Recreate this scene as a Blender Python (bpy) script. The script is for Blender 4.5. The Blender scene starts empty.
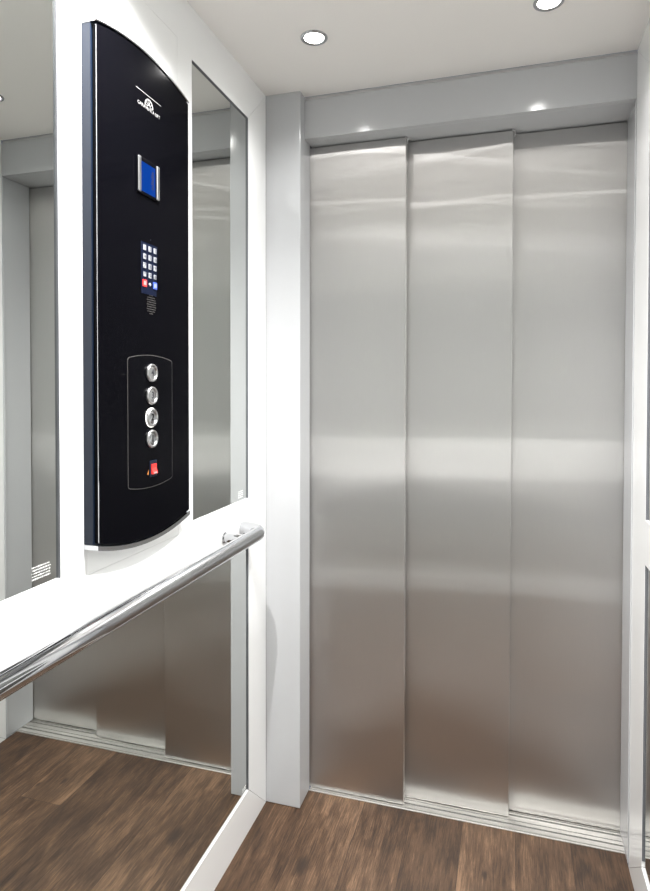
import bpy, bmesh, math, random
from mathutils import Vector, Matrix
random.seed(4)
PI = math.pi
C = bpy.context.scene.collection
sc = bpy.context.scene

# ------------------------------------------------------------------ places (metres)
XL, XR = -0.7185, 0.3242          # faces of the side walls
YC = 1.758                        # face of the corner column
XC = -0.606                       # free side of the corner column
YH = 1.7974                       # face of the header
YB = -0.12                        # face of the rear wall
H = 2.2
ZH = 2.071                        # underside of the header
YS = 1.8496                       # front edge of the door sill
YD = (1.8645, 1.9041, 1.9362)     # faces of the three door leaves
XE1, XE2 = -0.3017, 0.0123        # free edges of leaves one and two

# ------------------------------------------------------------------ materials
def nodes_of(name):
    m = bpy.data.materials.new(name); m.use_nodes = True
    nt = m.node_tree
    return m, nt, nt.nodes['Principled BSDF']

def N(nt, typ, **kw):
    n = nt.nodes.new(typ)
    for k, v in kw.items():
        if k in n.inputs: n.inputs[k].default_value = v
        else: setattr(n, k, v)
    return n

def simple(name, col, rough=.4, metal=0.0, spec=.5, noise=0.0, nscale=40, emit=None, estr=0, coat=0, bump=0):
    m, nt, b = nodes_of(name)
    b.inputs['Base Color'].default_value = (*col, 1)
    b.inputs['Roughness'].default_value = rough
    b.inputs['Metallic'].default_value = metal
    b.inputs['Specular IOR Level'].default_value = spec
    b.inputs['Coat Weight'].default_value = coat
    tc = N(nt, 'ShaderNodeTexCoord')
    no = N(nt, 'ShaderNodeTexNoise', Scale=nscale, Detail=4.0)
    nt.links.new(tc.outputs['Object'], no.inputs['Vector'])
    if noise:
        mr = N(nt, 'ShaderNodeMapRange'); mr.inputs['To Min'].default_value = 1 - noise; mr.inputs['To Max'].default_value = 1 + noise
        nt.links.new(no.outputs['Fac'], mr.inputs['Value'])
        mx = N(nt, 'ShaderNodeVectorMath', operation='SCALE'); mx.inputs[0].default_value = col
        nt.links.new(mr.outputs['Result'], mx.inputs['Scale'])
        nt.links.new(mx.outputs['Vector'], b.inputs['Base Color'])
    if bump:
        bp = N(nt, 'ShaderNodeBump', Strength=bump, Distance=.001)
        nt.links.new(no.outputs['Fac'], bp.inputs['Height']); nt.links.new(bp.outputs['Normal'], b.inputs['Normal'])
    if emit:
        b.inputs['Emission Color'].default_value = (*emit, 1); b.inputs['Emission Strength'].default_value = estr
    return m

def brushed(name, col, rough, aniso, grain='Z', wave=.0006, rot=0.0, fine=0):
    m, nt, b = nodes_of(name)
    tc = N(nt, 'ShaderNodeTexCoord')
    mp = N(nt, 'ShaderNodeMapping')
    mp.inputs['Scale'].default_value = (1400, 1400, 20) if grain == 'Z' else (20, 1400, 1400)
    nt.links.new(tc.outputs['Object'], mp.inputs['Vector'])
    no = N(nt, 'ShaderNodeTexNoise', Scale=1.0, Detail=5.0, Roughness=.7)
    nt.links.new(mp.outputs['Vector'], no.inputs['Vector'])
    mr = N(nt, 'ShaderNodeMapRange'); mr.inputs['To Min'].default_value = .95; mr.inputs['To Max'].default_value = 1.05
    nt.links.new(no.outputs['Fac'], mr.inputs['Value'])
    sc_ = N(nt, 'ShaderNodeVectorMath', operation='SCALE'); sc_.inputs[0].default_value = col
    nt.links.new(mr.outputs['Result'], sc_.inputs['Scale']); nt.links.new(sc_.outputs['Vector'], b.inputs['Base Color'])
    mr2 = N(nt, 'ShaderNodeMapRange'); mr2.inputs['To Min'].default_value = rough * .93; mr2.inputs['To Max'].default_value = rough * 1.07
    nt.links.new(no.outputs['Fac'], mr2.inputs['Value']); nt.links.new(mr2.outputs['Result'], b.inputs['Roughness'])
    b.inputs['Metallic'].default_value = 1
    b.inputs['Anisotropic'].default_value = aniso
    b.inputs['Anisotropic Rotation'].default_value = rot
    tg = N(nt, 'ShaderNodeTangent', direction_type='RADIAL', axis='Z')
    nt.links.new(tg.outputs['Tangent'], b.inputs['Tangent'])
    # sheet metal is never quite flat
    n2 = N(nt, 'ShaderNodeTexNoise', Scale=3.2, Detail=1.0)
    m3 = N(nt, 'ShaderNodeMapping'); m3.inputs['Scale'].default_value = (.5, 1, 1.6)
    nt.links.new(tc.outputs['Object'], m3.inputs['Vector']); nt.links.new(m3.outputs['Vector'], n2.inputs['Vector'])
    bp = N(nt, 'ShaderNodeBump', Strength=1.0, Distance=wave)
    nt.links.new(n2.outputs['Fac'], bp.inputs['Height'])
    nt.links.new(bp.outputs['Normal'], b.inputs['Normal'])
    if fine:
        # the fine upright grooves spread reflections sideways only
        g = N(nt, 'ShaderNodeBsdfAnisotropic'); g.inputs['Roughness'].default_value = .19; g.inputs['Anisotropy'].default_value = -fine
        nt.links.new(sc_.outputs['Vector'], g.inputs['Color']); nt.links.new(tg.outputs['Tangent'], g.inputs['Tangent']); nt.links.new(bp.outputs['Normal'], g.inputs['Normal'])
        ms = N(nt, 'ShaderNodeMixShader'); ms.inputs[0].default_value = .44
        nt.links.new(b.outputs[0], ms.inputs[1]); nt.links.new(g.outputs[0], ms.inputs[2])
        nt.links.new(ms.outputs[0], nt.nodes['Material Output'].inputs['Surface'])
    return m

def wood():
    m, nt, b = nodes_of('brown_wood_planks')
    L = nt.links.new
    tc = N(nt, 'ShaderNodeTexCoord'); sp = N(nt, 'ShaderNodeSeparateXYZ'); L(tc.outputs['Object'], sp.inputs[0])
    W = .15
    def M(op, a, bb=None):
        n = N(nt, 'ShaderNodeMath', operation=op)
        for i, v in enumerate((a, bb)):
            if v is None: continue
            if isinstance(v, (int, float)): n.inputs[i].default_value = v
            else: L(v, n.inputs[i])
        return n.outputs[0]
    xs = M('DIVIDE', M('ADD', sp.outputs['X'], .42 + W * 10), W)
    ix = M('FLOOR', xs); fx = M('FRACT', xs)
    wn = N(nt, 'ShaderNodeTexWhiteNoise', noise_dimensions='1D'); L(ix, wn.inputs['W'])
    yo = M('ADD', sp.outputs['Y'], M('MULTIPLY', wn.outputs['Value'], 1.3))
    ys = M('DIVIDE', M('ADD', yo, 10), 1.3); iy = M('FLOOR', ys); fy = M('FRACT', ys)
    wn2 = N(nt, 'ShaderNodeTexWhiteNoise', noise_dimensions='2D')
    cb = N(nt, 'ShaderNodeCombineXYZ'); L(ix, cb.inputs[0]); L(iy, cb.inputs[1]); L(cb.outputs[0], wn2.inputs['Vector'])
    rnd = wn2.outputs['Value']
    # grain coordinates, shifted per plank
    cg = N(nt, 'ShaderNodeCombineXYZ'); L(M('ADD', sp.outputs['X'], M('MULTIPLY', rnd, 7)), cg.inputs[0]); L(sp.outputs['Y'], cg.inputs[1]); L(M('MULTIPLY', rnd, 5), cg.inputs[2])
    def noise(scale, sx, sy, det=4, dist=0.0, rough=.55):
        mp = N(nt, 'ShaderNodeMapping'); mp.inputs['Scale'].default_value = (sx, sy, 1); L(cg.outputs[0], mp.inputs['Vector'])
        n = N(nt, 'ShaderNodeTexNoise', Scale=scale, Detail=det, Distortion=dist, Roughness=rough); L(mp.outputs['Vector'], n.inputs['Vector'])
        return n.outputs['Fac']
    fine = noise(1, 300, 16, 5, .5, .8)
    mid = noise(1, 55, 5.0, 5, 1.2)
    big = noise(1, 7, 2.4, 3, .6)
    mpw = N(nt, 'ShaderNodeMapping'); mpw.inputs['Scale'].default_value = (1, .22, 1); L(cg.outputs[0], mpw.inputs['Vector'])
    wv = N(nt, 'ShaderNodeTexWave', wave_type='RINGS', Scale=14.0, Distortion=9.0, Detail=3.0); wv.inputs['Detail Scale'].default_value = 1.4
    L(mpw.outputs['Vector'], wv.inputs['Vector'])
    t = M('ADD', M('MULTIPLY', mid, .30), M('MULTIPLY', big, .30)); t = M('ADD', t, .20)
    t = M('ADD', t, M('MULTIPLY', M('SUBTRACT', wv.outputs['Fac'], .5), .11))
    t = M('ADD', t, M('MULTIPLY', M('SUBTRACT', fine, .5), .85))
    t = M('ADD', t, M('MULTIPLY', M('SUBTRACT', rnd, .5), .14))
    cr = N(nt, 'ShaderNodeValToRGB'); L(t, cr.inputs['Fac'])
    e = cr.color_ramp.elements
    e[0].position = .27; e[0].color = (.018, .011, .0075, 1)
    e[1].position = .76; e[1].color = (.215, .128, .074, 1)
    x = e.new(.42); x.color = (.050, .0275, .0155, 1)
    x = e.new(.55); x.color = (.086, .049, .028, 1)
    # knots
    def knot(kx, ky, r):
        dx = M('MULTIPLY', M('SUBTRACT', sp.outputs['X'], kx), 1 / r); dy = M('MULTIPLY', M('SUBTRACT', sp.outputs['Y'], ky), .45 / r)
        dist = M('SQRT', M('ADD', M('MULTIPLY', dx, dx), M('MULTIPLY', dy, dy)))
        dist = M('ADD', dist, M('MULTIPLY', M('SUBTRACT', mid, .5), 1.1))
        n = N(nt, 'ShaderNodeMapRange'); n.inputs['From Min'].default_value = 1.0; n.inputs['From Max'].default_value = .35; L(dist, n.inputs['Value'])
        return n.outputs['Result']
    k = knot(-.530, 1.545, .020)
    k = M('MAXIMUM', k, knot(-.05, 1.66, .010)); k = M('MAXIMUM', k, knot(-.35, 1.1, .012))
    k = M('MAXIMUM', k, knot(.02, 1.62, .009))
    mk = N(nt, 'ShaderNodeMix', data_type='RGBA'); L(M('MULTIPLY', k, .8), mk.inputs[0]); L(cr.outputs['Color'], mk.inputs[6]); mk.inputs[7].default_value = (.022, .014, .010, 1)
    # seams between planks
    ex = M('MINIMUM', fx, M('SUBTRACT', 1, fx)); ey = M('MINIMUM', fy, M('SUBTRACT', 1, fy))
    sx = M('LESS_THAN', ex, .0055); sy = M('LESS_THAN', ey, .0008)
    seam = M('MAXIMUM', sx, sy)
    ms = N(nt, 'ShaderNodeMix', data_type='RGBA'); L(M('MULTIPLY', seam, .7), ms.inputs[0]); L(mk.outputs[2], ms.inputs[6]); ms.inputs[7].default_value = (.018, .011, .008, 1)
    L(ms.outputs[2], b.inputs['Base Color'])
    b.inputs['Roughness'].default_value = .42
    b.inputs['Specular IOR Level'].default_value = .35
    bp = N(nt, 'ShaderNodeBump', Strength=.3, Distance=.0004)
    L(M('SUBTRACT', fine, M('MULTIPLY', seam, 1.5)), bp.inputs['Height']); L(bp.outputs['Normal'], b.inputs['Normal'])
    return m

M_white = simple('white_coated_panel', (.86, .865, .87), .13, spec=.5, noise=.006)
M_ceil = simple('matt_ceiling', (.88, .855, .83), .6, noise=.02, nscale=260, bump=.15)
M_back = simple('dark_gap', (.10, .10, .105), .7, noise=.05)
M_reveal = simple('grey_mirror_edge', (.13, .135, .15), .35, noise=.03)
M_mirror = simple('tinted_mirror', (.68, .70, .68), .0, metal=1)
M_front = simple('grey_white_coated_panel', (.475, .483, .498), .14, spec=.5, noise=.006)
M_door = brushed('brushed_steel', (.74, .73, .72), .46, .92, wave=.0005, fine=.91)
M_sill = brushed('sill_aluminium', (.86, .84, .80), .34, .5, grain='X', wave=.0)
M_chrome = simple('polished_steel', (.60, .61, .63), .06, metal=1)
M_satin = simple('satin_steel', (.62, .62, .63), .28, metal=1, noise=.04, nscale=200)
M_black = simple('black_gloss_plate', (.0018, .0018, .0028), .12)
M_black.node_tree.nodes['Principled BSDF'].inputs['IOR'].default_value = 1.10
M_sub = simple('black_matt_plate', (.002, .002, .003), .25)
M_sub.node_tree.nodes['Principled BSDF'].inputs['IOR'].default_value = 1.10
M_line = simple('pale_outline', (.075, .072, .07), .4, noise=.05)
M_navy = simple('navy_profile', (.004, .009, .021), .3, spec=.3, noise=.08)
M_lcd = simple('blue_screen', (.0, .003, .02), .3, emit=(.0, .050, .35), estr=.8)
M_lcd.node_tree.nodes['Principled BSDF'].inputs['IOR'].default_value = 1.1
M_lcdtxt = simple('dark_segments', (.002, .006, .04), .4)
M_mark = simple('white_marking', (.34, .34, .34), .5, noise=.02)
M_etch = simple('etched_white', (.88, .89, .89), .6, noise=.02)
M_key = simple('silver_key', (.42, .43, .46), .3, metal=.3, noise=.03)
M_digit = simple('dark_digit', (.02, .02, .03), .4)
M_red = simple('red_plastic', (.75, .035, .03), .35, noise=.03, emit=(.8, .05, .04), estr=.25)
M_blue = simple('blue_plastic', (.05, .10, .55), .35, noise=.03)
M_orange = simple('orange_mark', (.5, .18, .04), .5)
M_lens = simple('lamp_lens', (1, 1, 1), .3, emit=(1, .985, .96), estr=30)
M_glow = simple('lit_ring', (.9, .9, .9), .3, emit=(1, .96, .88), estr=1.6)
M_wood = wood()

# ------------------------------------------------------------------ helpers
ROOT = {}
def obj(name, bm, mat, parent=None, smooth=False, bevel=0, seg=2, autos=None):
    """one mesh object; part vertices are given in world space"""
    if parent is not None:
        o0 = ROOT[parent.name]; bmesh.ops.translate(bm, verts=bm.verts, vec=-o0)
    bmesh.ops.recalc_face_normals(bm, faces=bm.faces)
    me = bpy.data.meshes.new(name); bm.to_mesh(me); bm.free()
    o = bpy.data.objects.new(name, me); C.objects.link(o); me.materials.append(mat)
    if smooth:
        for p in me.polygons: p.use_smooth = True
    if bevel:
        md = o.modifiers.new('bevel', 'BEVEL'); md.width = bevel; md.segments = seg; md.limit_method = 'ANGLE'; md.angle_limit = math.radians(40); md.harden_normals = False
    if parent is not None:
        o.parent = parent; ROOT[o.name] = o0
    else:
        ROOT[o.name] = Vector((0, 0, 0))
    return o

def tag(o, label, cat, group=None, kind=None):
    if label: o['label'] = label
    if cat: o['category'] = cat
    if group: o['group'] = group
    if kind: o['kind'] = kind
    return o

def thing(name, label, cat, loc, group=None):
    o = bpy.data.objects.new(name, None); C.objects.link(o); o.location = loc; o.empty_display_size = .05
    ROOT[o.name] = Vector(loc)
    return tag(o, label, cat, group)

def structure(name, bm, mat, label, cat, **kw):
    o = obj(name, bm, mat, **kw); tag(o, label, cat, kind='structure'); return o

def box(bm, x0, x1, y0, y1, z0, z1):
    v = [bm.verts.new((x, y, z)) for x in (x0, x1) for y in (y0, y1) for z in (z0, z1)]
    for f in ((0, 1, 3, 2), (4, 6, 7, 5), (0, 4, 5, 1), (2, 3, 7, 6), (0, 2, 6, 4), (1, 5, 7, 3)):
        bm.faces.new([v[i] for i in f])

def prism(bm, pts, axis, a, b):
    """extrude a polygon lying across `axis` from a to b; pts are the two other coordinates in xyz order"""
    def P(p, t):
        if axis == 'X': return (t, p[0], p[1])
        if axis == 'Y': return (p[0], t, p[1])
        return (p[0], p[1], t)
    A = [bm.verts.new(P(p, a)) for p in pts]; B = [bm.verts.new(P(p, b)) for p in pts]
    n = len(pts)
    bm.faces.new(A); bm.faces.new(B[::-1])
    for i in range(n): bm.faces.new((A[i], B[i], B[(i + 1) % n], A[(i + 1) % n]))

def disc(cy, cz, r, n=32, ry=None):
    ry = ry or r
    return [(cy + r * math.cos(2 * PI * i / n), cz + ry * math.sin(2 * PI * i / n)) for i in range(n)]

def lathe(bm, prof, n, mat4):
    """prof: (radius, height) pairs turned about local z, placed by mat4"""
    rings = []
    for r, h in prof:
        if r < 1e-6: rings.append([bm.verts.new(mat4 @ Vector((0, 0, h)))])
        else: rings.append([bm.verts.new(mat4 @ Vector((r * math.cos(2 * PI * i / n), r * math.sin(2 * PI * i / n), h))) for i in range(n)])
    for a, b in zip(rings, rings[1:]):
        for i in range(n):
            j = (i + 1) % n
            if len(a) == 1 and len(b) == 1: continue
            if len(a) == 1: bm.faces.new((a[0], b[i], b[j]))
            elif len(b) == 1: bm.faces.new((a[i], a[j], b[0]))
            else: bm.faces.new((a[i], a[j], b[j], b[i]))

def tube(bm, path, r, n=32):
    pts = [Vector(p) for p in path]; rings = []
    up = Vector((0, 0, 1))
    for i, p in enumerate(pts):
        d = (pts[min(i + 1, len(pts) - 1)] - pts[max(i - 1, 0)]).normalized()
        s = d.cross(up).normalized(); u = s.cross(d).normalized()
        rings.append([bm.verts.new(p + (s * math.cos(2 * PI * k / n) + u * math.sin(2 * PI * k / n)) * r) for k in range(n)])
    for a, b in zip(rings, rings[1:]):
        for k in range(n): bm.faces.new((a[k], a[(k + 1) % n], b[(k + 1) % n], b[k]))
    bm.faces.new(rings[0][::-1]); bm.faces.new(rings[-1])

def text_bm(s, size, cy, cz, x, depth=.0004, bold=0.0, sx=1.0):
    """lettering on a face that looks towards +x (reads along +y)"""
    cu = bpy.data.curves.new('t', 'FONT'); cu.body = s; cu.size = size; cu.align_x = 'CENTER'; cu.align_y = 'CENTER'; cu.extrude = depth / 2; cu.offset = bold; cu.resolution_u = 3
    o = bpy.data.objects.new('t', cu); C.objects.link(o)
    dg = bpy.context.evaluated_depsgraph_get(); dg.update()
    me = bpy.data.meshes.new_from_object(o.evaluated_get(dg))
    bm = bmesh.new(); bm.from_mesh(me)
    bpy.data.objects.remove(o); bpy.data.curves.remove(cu); bpy.data.meshes.remove(me)
    for v in bm.verts:
        a, b_, c = v.co; v.co = (x + c + depth / 2, cy + a * sx, cz + b_)
    return bm

def merge(dst, src):
    me = bpy.data.meshes.new('tmp'); src.to_mesh(me); src.free(); dst.from_mesh(me); bpy.data.meshes.remove(me)

# ------------------------------------------------------------------ floor, ceiling
bm = bmesh.new(); box(bm, XL, XR, YB, YS - .0018, -.03, 0)
structure('floor', bm, M_wood, 'brown wooden plank floor of the lift cabin', 'floor')
bm = bmesh.new(); box(bm, XL, XR, YB, YH + .004, H, H + .03)
structure('ceiling', bm, M_ceil, 'pale flat cabin ceiling with small round downlights', 'ceiling')

# ------------------------------------------------------------------ side walls: mitred white frames around the mirrors
T = .016                                     # frame thickness
Z0, Z1, ZB, ZM, ZT = .123, .872, .981, 2.077, H
def side_wall(name, sx, xf, cols, yfar, label, panel=None):
    """xf face coordinate, sx outward direction (-1 left wall, +1 right); cols = openings of the upper row; yfar = corner"""
    y0, y1 = cols[0][0], cols[-1][1]
    bm = bmesh.new(); g = .0006
    def P(pts, th=T): prism(bm, pts, 'X', xf, xf + sx * th)
    def R(a, b, c, d): P([(a, c), (b, c), (b, d), (a, d)])
    # far stile, mitred at both ends
    P([(y1, Z0 + g), (yfar, 0 + g), (yfar, ZT - g), (y1, ZM - g)])
    P([(YB, 0 + g), (y0, Z0 + g), (y0, ZM - g), (YB, ZT - g)])
    # bottom rail, top rail
    P([(YB + g, 0), (yfar - g, 0), (y1 - g * 2, Z0), (y0 + g * 2, Z0)])
    if panel:
        pa, pb, pz0, pz1 = panel
        P([(YB + g, ZT), (y0 + g * 2, ZM), (pa - g, ZM), (pa - g, ZT)])
        P([(pb + g, ZT), (pb + g, ZM), (y1 - g * 2, ZM), (yfar - g, ZT)])
        R(pa - g, pb + g, pz1 + g, ZT)
        R(pa, pb, pz0, pz1)                                  # the panel that carries the controls
        R(y0, y1, Z1, pz0 - g)
        R(y0, pa - g, pz0 - g, ZB); R(pb + g, y1, pz0 - g, ZB)
        R(cols[0][1], pa - g, ZB, ZM); R(pb + g, cols[1][0], ZB, ZM)
    else:
        P([(YB + g, ZT), (y0 + g * 2, ZM), (y1 - g * 2, ZM), (yfar - g, ZT)])
        R(y0, y1, Z1, ZB)
    w = structure(name, bm, M_white, label, 'wall')
    bk = bmesh.new(); box(bk, *sorted((xf + sx * (T + .0005), xf + sx * (T + .03))), YB, yfar, 0, H)
    tag(obj('backing', bk, M_back, w), None, None)
    return w
UL = [(.02, .849), (1.2985, 1.626)]
side_wall('wall_left', -1, XL, UL, YC, 'white framed left wall carrying mirrors and the black control panel', (.918, 1.232, .966, 2.092))
side_wall('wall_right', 1, XR, [(.02, 1.640)], YH, 'white framed right wall seen edge on beside the doors')
bm = bmesh.new()
ra, rb = XL + .13, XR - .13
box(bm, XL, ra, YB - T, YB, 0, H); box(bm, rb, XR, YB - T, YB, 0, H)
box(bm, ra, rb, YB - T, YB, 0, Z0); box(bm, ra, rb, YB - T, YB, .72, ZB); box(bm, ra, rb, YB - T, YB, ZM, H)
wb = structure('wall_back', bm, M_white, 'white framed rear wall of the cabin with two mirrors', 'wall')
bm = bmesh.new(); box(bm, XL, XR, YB - T - .03, YB - T - .001, 0, H); obj('backing', bm, M_back, wb)
for nm, za, zb_ in (('upper mirror in the rear wall behind the camera', ZB, ZM), ('lower mirror in the rear wall behind the camera', Z0, .72)):
    t = thing('wall_mirror', nm, 'mirror', ((ra + rb) / 2, YB - .005, za))
    bm = bmesh.new(); box(bm, ra + .0005, rb - .0005, YB - .010, YB - .005, za + .0005, zb_ - .0005); obj('mirror_glass', bm, M_mirror, t)

def mirror(label, sx, xf, y0, y1, z0, z1, mark=None, group=None):
    d = .0042
    t = thing('wall_mirror', label, 'mirror', (xf + sx * d, (y0 + y1) / 2, z0), group)
    xg = xf + sx * d
    bm = bmesh.new(); box(bm, *sorted((xg, xg + sx * .005)), y0 + .0005, y1 - .0005, z0 + .0005, z1 - .0005)
    obj('mirror_glass', bm, M_mirror, t)
    bm = bmesh.new()                                          # thin dark strips on the top and side reveals
    a, b = sorted((xf + sx * .0006, xg - sx * .0001)); s = .0014
    box(bm, a, b, y1 - s - .0003, y1 - .0003, z0 + .0005, z1 - .0005)
    box(bm, a, b, y0 + .0003, y0 + s + .0003, z0 + .0005, z1 - .0005)
    box(bm, a, b, y0 + s + .0003, y1 - s - .0003, z1 - s - .0003, z1 - .0003)
    obj('reveal_strip', bm, M_reveal, t)
    if mark:
        my, mz, w, h, n = mark
        bm = bmesh.new(); rr = random.Random(7)
        for i in range(n):                                    # rows of tiny etched strokes, too small to read
            z = mz + h / 2 - (i + .5) * h / n; y = my - w / 2 + rr.random() * w * .1
            while y < my + w / 2 - .002:
                l = rr.uniform(.0010, .0030); hh = h / n * rr.uniform(.16, .40)
                box(bm, *sorted((xg, xg - sx * .0002)), y, min(y + l, my + w / 2), z - hh / 1.4, z + hh / 1.4); y += l + rr.uniform(.0006, .0018)
        obj('etched_notice', bm, M_etch, t)
    return t
mirror('tall narrow mirror between the black control panel and the corner column', -1, XL, *UL[1], ZB, ZM, (1.580, 1.000, .034, .022, 4))
mirror('tall mirror left of the black control panel, cut by the photo edge', -1, XL, *UL[0], ZB, ZM, (.8085, 1.0045, .043, .024, 5))
mirror('large low mirror under the handrail reflecting floor and doors', -1, XL, UL[0][0], UL[1][1], Z0, Z1, (1.602, .140, .026, .012, 2))
mirror('upper mirror in the right wall, a thin sliver at the photo edge', 1, XR, .02, 1.640, ZB, ZM)
mirror('lower mirror in the right wall, a thin sliver at the photo edge', 1, XR, .02, 1.640, Z0 + .015, Z1)

# ------------------------------------------------------------------ front wall: column, header, returns
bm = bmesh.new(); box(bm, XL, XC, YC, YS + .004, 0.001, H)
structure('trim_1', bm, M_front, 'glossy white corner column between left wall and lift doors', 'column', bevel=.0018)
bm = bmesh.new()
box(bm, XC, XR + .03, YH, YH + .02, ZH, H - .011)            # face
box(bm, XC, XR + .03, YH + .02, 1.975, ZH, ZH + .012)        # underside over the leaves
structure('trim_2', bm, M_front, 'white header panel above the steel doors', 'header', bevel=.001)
bm = bmesh.new(); box(bm, XC, XR, YH + .006, YH + .03, H - .011, H - .0002)
structure('trim_3', bm, M_satin, 'thin shadow strip between ceiling and header', 'trim')
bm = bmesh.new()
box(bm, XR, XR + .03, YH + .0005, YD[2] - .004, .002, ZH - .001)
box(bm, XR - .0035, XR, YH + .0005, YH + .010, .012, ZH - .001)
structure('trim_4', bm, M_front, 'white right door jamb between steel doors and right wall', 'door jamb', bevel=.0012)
bm = bmesh.new(); box(bm, XL - .02, XR + .06, 1.985, 2.0, -.03, H)
box(bm, XR + .045, XR + .06, YH, 1.985, -.03, H); box(bm, XL - .035, XL - .02, YC, 2.0, -.03, H)
structure('wall_front', bm, M_back, 'dark shaft wall behind the doors', 'wall')

# ------------------------------------------------------------------ sill with running grooves
gro = [(YS + .0065, .0035, .004), (YS + .0275, .0060, .008), (YS + .0450, .0035, .004), (YD[1] + .013, .0060, .008), (YD[2] - .0065, .0040, .005), (YD[2] + .013, .006, .008)]
pr = [(YS, -.02), (YS, 0), (YS + .001, .0012)]
for y, w, dd in gro: pr += [(y - w / 2, .0012), (y - w / 2, .0012 - dd), (y + w / 2, .0012 - dd), (y + w / 2, .0012)]
pr += [(1.980, .0012), (1.980, -.02)]
bm = bmesh.new(); prism(bm, pr, 'X', XC + .0005, XR + .04)
sill = structure('trim_5', bm, M_sill, 'grooved aluminium door sill along the front of the floor', 'sill')
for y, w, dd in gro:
    bm = bmesh.new(); box(bm, XC + .0006, XR + .038, y - w / 2 + .0001, y + w / 2 - .0001, .0013 - dd, .0012 - dd * .45); obj('groove_shade', bm, M_back, sill)  # dark box standing in for the shade inside each groove

# ------------------------------------------------------------------ three sliding leaves
names = ('left brushed steel door leaf, nearest to the cabin and lowest in the sill',
         'middle brushed steel door leaf between the two others',
         'right brushed steel door leaf, deepest of the three beside the white jamb')
spans = ((XC - .035, XE1), (XE1 - .03, XE2), (XE2 - .03, XR + .02))
for i in range(3):
    (a, b), y = spans[i], YD[i]
    bm = bmesh.new(); box(bm, a, b, y, y + .026, .0035, ZH - .004)
    d = obj('door_%d' % (i + 1), bm, M_door, bevel=.0016, seg=3)
    tag(d, names[i], 'door', 'telescopic door leaves', 'structure')
    # guide shoe in the groove and hook at the upper corner
    bm = bmesh.new(); box(bm, a + .05, a + .12, y + .0117, y + .0143, -.0020, .0036)
    obj('guide_shoe', bm, M_back, d)
    if i < 2:
        bm = bmesh.new()
        tube(bm, [(b + .0035, y + .004, ZH - .022), (b + .0055, y + .003, ZH - .012), (b + .004, y + .002, ZH - .005), (b - .003, y - .0015, ZH - .0035)], .0018, 10)
        obj('hook', bm, M_satin, d, smooth=True)

# ------------------------------------------------------------------ control panel
XF = XL + .030
ya, yb, zb, zt, sag = .9075, 1.2300, 1.0235, 1.9385, .0235
def bowed(y0, y1, z0, z1, s0, s1, n=24, rc=0.0):
    ym, hw = (y0 + y1) / 2, (y1 - y0) / 2
    top = [(ym + hw * (1 - 2 * i / n), z1 + s1 * (1 - (1 - 2 * i / n) ** 2)) for i in range(n + 1)]
    bot = [(ym - hw * (1 - 2 * i / n), z0 - s0 * (1 - (1 - 2 * i / n) ** 2)) for i in range(n + 1)]
    return top + bot
cop = thing('control_panel', 'tall black lift control panel with bowed ends on the left wall', 'control panel', (XL, (ya + yb) / 2, zb))
bm = bmesh.new(); prism(bm, bowed(ya, yb, zb, zt, sag, sag), 'X', XL + .0002, XF - .010)
obj('housing', bm, M_navy, cop, bevel=.001)
bm = bmesh.new(); prism(bm, bowed(ya + .0035, yb - .0015, zb + .003, zt - .003, sag, sag), 'X', XF - .010, XF)
face = obj('face_plate', bm, M_black, cop, bevel=.0012)
# polished strip along the near long edge and polished caps following the bows
bm = bmesh.new(); box(bm, XF - .0014, XF + .0004, ya + .0018, ya + .0030, zb + .004, zt - .004)
tag(obj('edge_strip', bm, M_chrome, cop, bevel=.0006), None, None)
def cap(z, s, sign, th):
    n = 24; ym, hw = (ya + yb) / 2, (yb - ya) / 2 + .0008
    out, inn = [], []
    for i in range(n + 1):
        t = 1 - 2 * i / n; q = 1 - t * t
        out.append((ym + hw * t, z + sign * (s * q + th))); inn.append((ym + hw * t, z + sign * (s * q + .0003)))
    bm = bmesh.new(); prism(bm, out + inn[::-1], 'X', XL + .0003, XF + .001)
    obj('end_cap', bm, M_chrome, cop, bevel=.001)
cap(zt, sag, 1, .0040); cap(zb, sag, -1, .0090)
# maker's mark: rule, half wheel and name
ly, lz = 1.0715, 1.8615
bm = bmesh.new(); x0, x1 = XF + .0001, XF + .0005
box(bm, x0, x1, ly - .0440, ly + .0440, lz + .0200, lz + .0210)
def arc(bm, r0, r1, a0, a1, n=20):
    o_ = [(ly + r1 * math.cos(a0 + (a1 - a0) * i / n), lz + r1 * math.sin(a0 + (a1 - a0) * i / n)) for i in range(n + 1)]
    i_ = [(ly + r0 * math.cos(a0 + (a1 - a0) * i / n), lz + r0 * math.sin(a0 + (a1 - a0) * i / n)) for i in range(n + 1)]
    for k in range(n): prism(bm, [o_[k], o_[k + 1], i_[k + 1], i_[k]], 'X', x0, x1)
arc(bm, .0125, .0148, 0, PI); arc(bm, .0030, .0046, 0, PI, 10)
for k in range(6):
    a = PI * k / 5; c_, s_ = math.cos(a), math.sin(a); w = .0006
    prism(bm, [(ly + .005 * c_ - w * s_, lz + .005 * s_ + w * c_), (ly + .0135 * c_ - w * s_, lz + .0135 * s_ + w * c_), (ly + .0135 * c_ + w * s_, lz + .0135 * s_ - w * c_), (ly + .005 * c_ + w * s_, lz + .005 * s_ - w * c_)], 'X', x0, x1)
merge(bm, text_bm('GARAVENTA LIFT', .0098, ly, lz - .0058, x0, bold=-.0001, sx=1.03))
tag(obj('logo', bm, M_mark, cop), 'white half-wheel logo with lettering under a thin rule', None)
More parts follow.
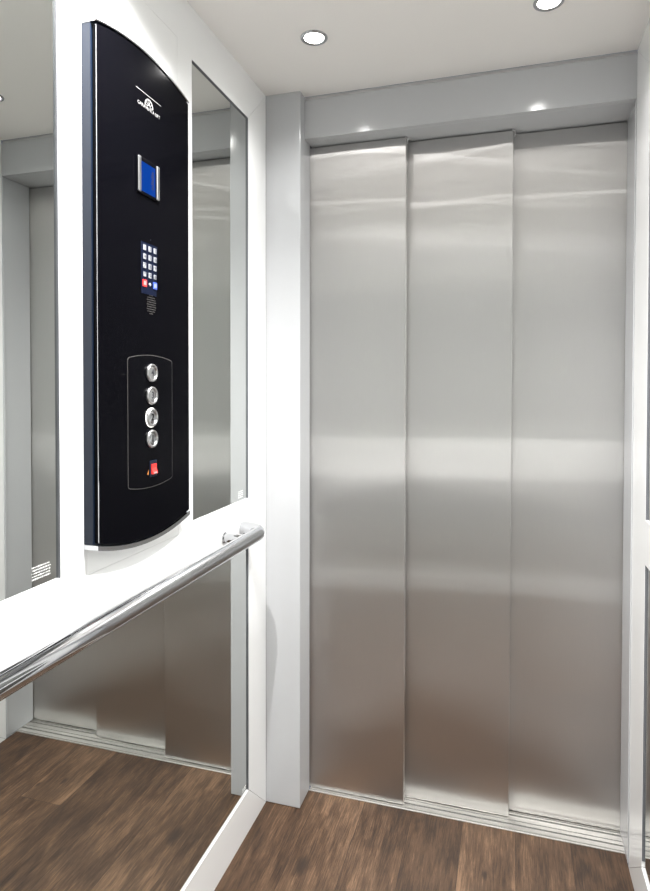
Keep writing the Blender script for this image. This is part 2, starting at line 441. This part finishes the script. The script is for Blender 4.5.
# display
dy0, dy1, dz0, dz1 = 1.0255, 1.1045, 1.6805, 1.7530
bm = bmesh.new(); prism(bm, [(dy0, dz0), (dy1, dz0), (dy1, dz1), (dy0, dz1)], 'X', XF + .0001, XF + .0028)
disp = obj('display', bm, M_sub, cop, bevel=.001)
bm = bmesh.new(); prism(bm, [(dy0 + .0135, dz0 + .006), (dy1 - .0155, dz0 + .006), (dy1 - .0155, dz1 - .009), (dy0 + .0135, dz1 - .009)], 'X', XF + .0029, XF + .0033)
scr = obj('screen', bm, M_lcd, disp)
for yy in (dy0 + .001, dy1 - .0135):
    bm = bmesh.new(); prism(bm, [(yy, dz0 + .002), (yy + .0095, dz0 + .002), (yy + .0095, dz1 - .002), (yy, dz1 - .002)], 'X', XF + .0029, XF + .0065)
    obj('side_bar', bm, M_satin, disp, bevel=.002, seg=3)
xs = XF + .0034
for r_ in range(5):                                           # two short columns of dots, one column of bars
    bm = bmesh.new(); box(bm, xs, xs + .0002, dy0 + .0180, dy0 + .0195, dz1 - .0155 - r_ * .0085, dz1 - .0140 - r_ * .0085); obj('screen_dot', bm, M_lcdtxt, disp)
for r_ in range(8):
    bm = bmesh.new(); box(bm, xs, xs + .0002, dy1 - .0285 - (r_ % 3) * .0015, dy1 - .0215, dz1 - .0220 - r_ * .0045, dz1 - .0192 - r_ * .0045); obj('screen_mark', bm, M_lcdtxt, disp)
# small sensor hole, keypad
bm = bmesh.new(); prism(bm, disc(1.0755, 1.5985, .0012, 12), 'X', XF + .0001, XF + .0004); obj('sensor', bm, M_digit, cop)
ky0, kz1, kp, kz = 1.0430, 1.5872, .0183, .0175
bm = bmesh.new(); prism(bm, [(ky0 - .001, 1.4880), (ky0 + 3 * kp - .003, 1.4880), (ky0 + 3 * kp + .001, kz1 + .002), (ky0 - .002, kz1 + .002)], 'X', XF + .0001, XF + .0008)
pad = obj('keypad', bm, simple('keypad_navy', (.003, .006, .02), .4, spec=.1, noise=.05), cop)
glyph = ['1', '2', '3', '4', '5', '6', '7', '8', '9', '*', '0', '#']
for r_ in range(5):
    for c_ in range(3):
        cy, cz = ky0 + kp * (c_ + .5), kz1 - kz * (r_ + .5)
        mat, hw, hh = M_key, .0045, .0054
        if r_ == 4: mat, hw, hh = ((M_red, .0068, .0070), (M_key, .0035, .0035), (M_blue, .0068, .0070))[c_]
        if r_ == 3 and c_ != 1: hw, hh = .0042, .0045
        bm = bmesh.new()
        if r_ == 4 and c_ == 1: prism(bm, disc(cy, cz, .0034, 16), 'X', XF + .0009, XF + .0024)
        else: prism(bm, [(cy - hw, cz - hh), (cy + hw, cz - hh), (cy + hw, cz + hh), (cy - hw, cz + hh)], 'X', XF + .0009, XF + .0024)
        k = obj('key', bm, mat, pad, bevel=.0006)
        if r_ == 4: tag(k, ('red end key', 'small round grey key', 'blue bell key')[c_], None)
        if r_ < 4:
            g = text_bm(glyph[r_ * 3 + c_], .0105, cy, cz, XF + .0025, depth=.0002)
            if len(g.verts): merge_me = None
            obj('key_legend', g, M_digit, pad)
        elif c_ != 1:
            g = bmesh.new(); box(g, XF + .0025, XF + .0027, cy - .0035, cy - .0012, cz - .004, cz + .004); box(g, XF + .0025, XF + .0027, cy + .0008, cy + .0034, cz - .004, cz + .004)
            obj('key_legend', g, M_mark, pad)
# loudspeaker holes
bm = bmesh.new()
for r_ in range(9):
    for c_ in range(7):
        yy, zz = 1.0765 + (c_ - 3 + (r_ % 2) * .5) * .0046, 1.4690 + (r_ - 4) * .0046
        if (yy - 1.0765) ** 2 + (zz - 1.4690) ** 2 < .0195 ** 2:
            prism(bm, disc(yy, zz, .0011, 8), 'X', XF + .0001, XF + .0005)
obj('speaker_grille', bm, M_line, cop)
# raised inner plate with pale outline, call buttons, rocker switch
sy0, sy1, sz0, sz1, ss = .9955, 1.1550, 1.1095, 1.3590, .0085
def rounded(y0, y1, z0, z1, s, rc):
    base = bowed(y0, y1, z0, z1, s, s, 20)
    pts = []
    n = len(base)
    for i, p in enumerate(base):
        q, r = Vector(base[i - 1]), Vector(base[(i + 1) % n]); v = Vector(p)
        d1, d2 = (q - v), (r - v)
        if d1.length > 1e-6 and d2.length > 1e-6 and abs(d1.normalized().dot(d2.normalized())) < .7:
            a1, a2 = v + d1.normalized() * min(rc, d1.length * .9), v + d2.normalized() * min(rc, d2.length * .9)
            for k in range(6):
                t = k / 5; pts.append(tuple(a1 * (1 - t) ** 2 + v * 2 * t * (1 - t) + a2 * t * t))
        else: pts.append(p)
    return pts
outer = rounded(sy0, sy1, sz0, sz1, ss, .007)
bm = bmesh.new(); prism(bm, outer, 'X', XF + .0001, XF + .0006); bp_ = obj('button_plate', bm, M_line, cop)
w = .0011; bm = bmesh.new(); prism(bm, rounded(sy0 + w, sy1 - w, sz0 + w, sz1 - w, ss, .006), 'X', XF + .0002, XF + .0009)
obj('plate_face', bm, M_sub, bp_)
RX = Matrix.Rotation(PI / 2, 4, 'Y')
for i, (z, dgt) in enumerate(((1.3318, '4'), (1.2862, '3'), (1.2418, '2'), (1.1990, '1'))):
    y = 1.0735; x = XF + .0010
    bm = bmesh.new(); lathe(bm, [(.0180, 0), (.0185, .0020), (.0176, .0052), (.0155, .0062), (.0138, .0054), (.0132, .0036)], 40, Matrix.Translation((x, y, z)) @ RX)
    b_ = obj('call_button', bm, M_satin, cop, smooth=True)
    tag(b_, 'round steel button with numeral ' + dgt + (', its halo lit' if dgt == '2' else ''), None)
    bm = bmesh.new(); lathe(bm, [(.0132, .0030), (.0120, .0040), (0, .0042)], 36, Matrix.Translation((x, y, z)) @ RX)
    obj('button_cap', bm, M_satin if i < 2 else M_chrome, b_, smooth=True)
    bm = text_bm(dgt, .0190, y, z, x + .0043, depth=.0003, bold=.0002); obj('numeral', bm, M_digit if i < 2 else M_sub, b_)
    if dgt == '2':
        bm = bmesh.new(); lathe(bm, [(.0188, .0003), (.0200, .0003), (.0200, .0012), (.0188, .0012), (.0188, .0003)], 40, Matrix.Translation((x - .0001, y, z)) @ RX)
        tag(obj('lit_halo', bm, M_glow, b_), 'glowing ring', None)
y, z = 1.0790, 1.1385
bm = bmesh.new(); prism(bm, [(y - .0125, z - .0165), (y + .0125, z - .0165), (y + .0125, z + .0165), (y - .0125, z + .0165)], 'X', XF + .0010, XF + .0030)
sw = obj('rocker_switch', bm, M_navy, cop, bevel=.0008)
bm = bmesh.new(); prism(bm, [(XF + .0031, z - .0105), (XF + .0075, z - .0105), (XF + .0045, z + .0010), (XF + .0052, z + .0095), (XF + .0031, z + .0095)], 'Y', y - .0085, y + .0085)
tag(obj('rocker', bm, M_red, sw), 'red rocker', None)
bm = bmesh.new(); box(bm, XF + .0074, XF + .0080, y - .005, y + .005, z - .0098, z - .0066); obj('rocker_mark', bm, M_mark, sw)
bm = bmesh.new(); prism(bm, [(y - .0200, z - .010), (y - .0155, z - .0115), (y - .0155, z - .001)], 'X', XF + .0010, XF + .0014); obj('switch_mark', bm, M_orange, cop)

# ------------------------------------------------------------------ handrail
RR, RXo, RZ, REND = .0185, .070, .9035, 1.580
hr = thing('handrail', 'polished steel tube handrail running along the left wall', 'handrail', (XL, .8, RZ))
def rail_path(y_near, y_far):
    bend = .062; x = XL + RXo; p = []
    n = 12
    p.append((XL + .0005, y_near, RZ)); p.append((XL + RXo - bend, y_near, RZ))
    for i in range(1, n): a = PI / 2 * i / n; p.append((x - bend + bend * math.sin(a), y_near + bend - bend * math.cos(a), RZ))
    for i in range(21): p.append((x, y_near + bend + (y_far - y_near - 2 * bend) * i / 20, RZ))
    for i in range(1, n): a = PI / 2 * i / n; p.append((x - bend + bend * math.cos(a), y_far - bend + bend * math.sin(a), RZ))
    p.append((XL + RXo - bend, y_far, RZ)); p.append((XL + .0005, y_far, RZ))
    return p
bm = bmesh.new(); tube(bm, rail_path(.03, REND), RR, 40); obj('rail_tube', bm, M_chrome, hr, smooth=True)
for yy in (1.465, .12):
    bm = bmesh.new(); lathe(bm, [(0, 0), (.0150, 0), (.0150, .003), (.0115, .005), (.0115, RXo - RR + .004)], 28, Matrix.Translation((XL + .0004, yy, RZ)) @ RX)
    obj('bracket', bm, M_chrome, hr, smooth=False, bevel=.0005)

# ------------------------------------------------------------------ ceiling downlights
LAMP = dict(energy=66.0, size=.030)
def downlight(x, y, label, e=1.0):
    t = thing('downlight', label, 'ceiling light', (x, y, H), 'recessed ceiling downlights')
    Mx = Matrix.Translation((x, y, H)) @ Matrix.Rotation(PI, 4, 'X')
    bm = bmesh.new(); lathe(bm, [(.0350, -.0002), (.0350, .0015), (.0335, .0030), (.0270, .0035), (.0245, .0015), (.0245, .0008)], 40, Mx); obj('trim_ring', bm, M_chrome, t, smooth=True)
    bm = bmesh.new(); lathe(bm, [(.0245, .0004), (.022, .0024), (0, .0030)], 32, Mx); obj('lens', bm, M_lens, t, smooth=True)
    ld = bpy.data.lights.new('lamp', 'SPOT'); ld.energy = LAMP['energy'] * e; ld.shadow_soft_size = .012; ld.spot_size = math.radians(146); ld.spot_blend = 1.0; ld.color = (1, .985, .965)
    lo = bpy.data.objects.new('lamp', ld); C.objects.link(lo); lo.parent = t; lo.location = (0, 0, -.018)
downlight(-.481, 1.503, 'round recessed downlight left of centre in the ceiling', .17)
downlight(.0862, 1.520, 'round recessed downlight cut by the top photo edge', .17)
for x in (-.481, .0862):  # unseen rear pair, run far stronger than the front pair to fill the cabin
    downlight(x, .83, 'unseen round downlight further back in the cabin ceiling, boosted as fill', 1.9)

# ------------------------------------------------------------------ world, camera, view
w = bpy.data.worlds.new('world'); sc.world = w; w.use_nodes = True
w.node_tree.nodes['Background'].inputs[0].default_value = (.8, .87, 1, 1); w.node_tree.nodes['Background'].inputs[1].default_value = .3
cd = bpy.data.cameras.new('camera'); cam = bpy.data.objects.new('camera', cd); C.objects.link(cam); sc.camera = cam
yaw, pitch, roll, F, cy, hc = .2911, .0185, .0015, 608.59, 398.59, 1.3032
cd.sensor_fit = 'HORIZONTAL'; cd.sensor_width = 36; cd.lens = F * 36 / 650; cd.shift_y = -(445.5 - cy) / 650; cd.clip_start = .01
cam.matrix_world = Matrix.Translation((0, 0, hc)) @ Matrix.Rotation(yaw, 4, 'Z') @ Matrix.Rotation(PI / 2 - pitch, 4, 'X') @ Matrix.Rotation(roll, 4, 'Z')
vs = sc.view_settings; vs.view_transform = 'Standard'; vs.look = 'None'; vs.gamma = 1; vs.use_curve_mapping = False; vs.exposure = 0
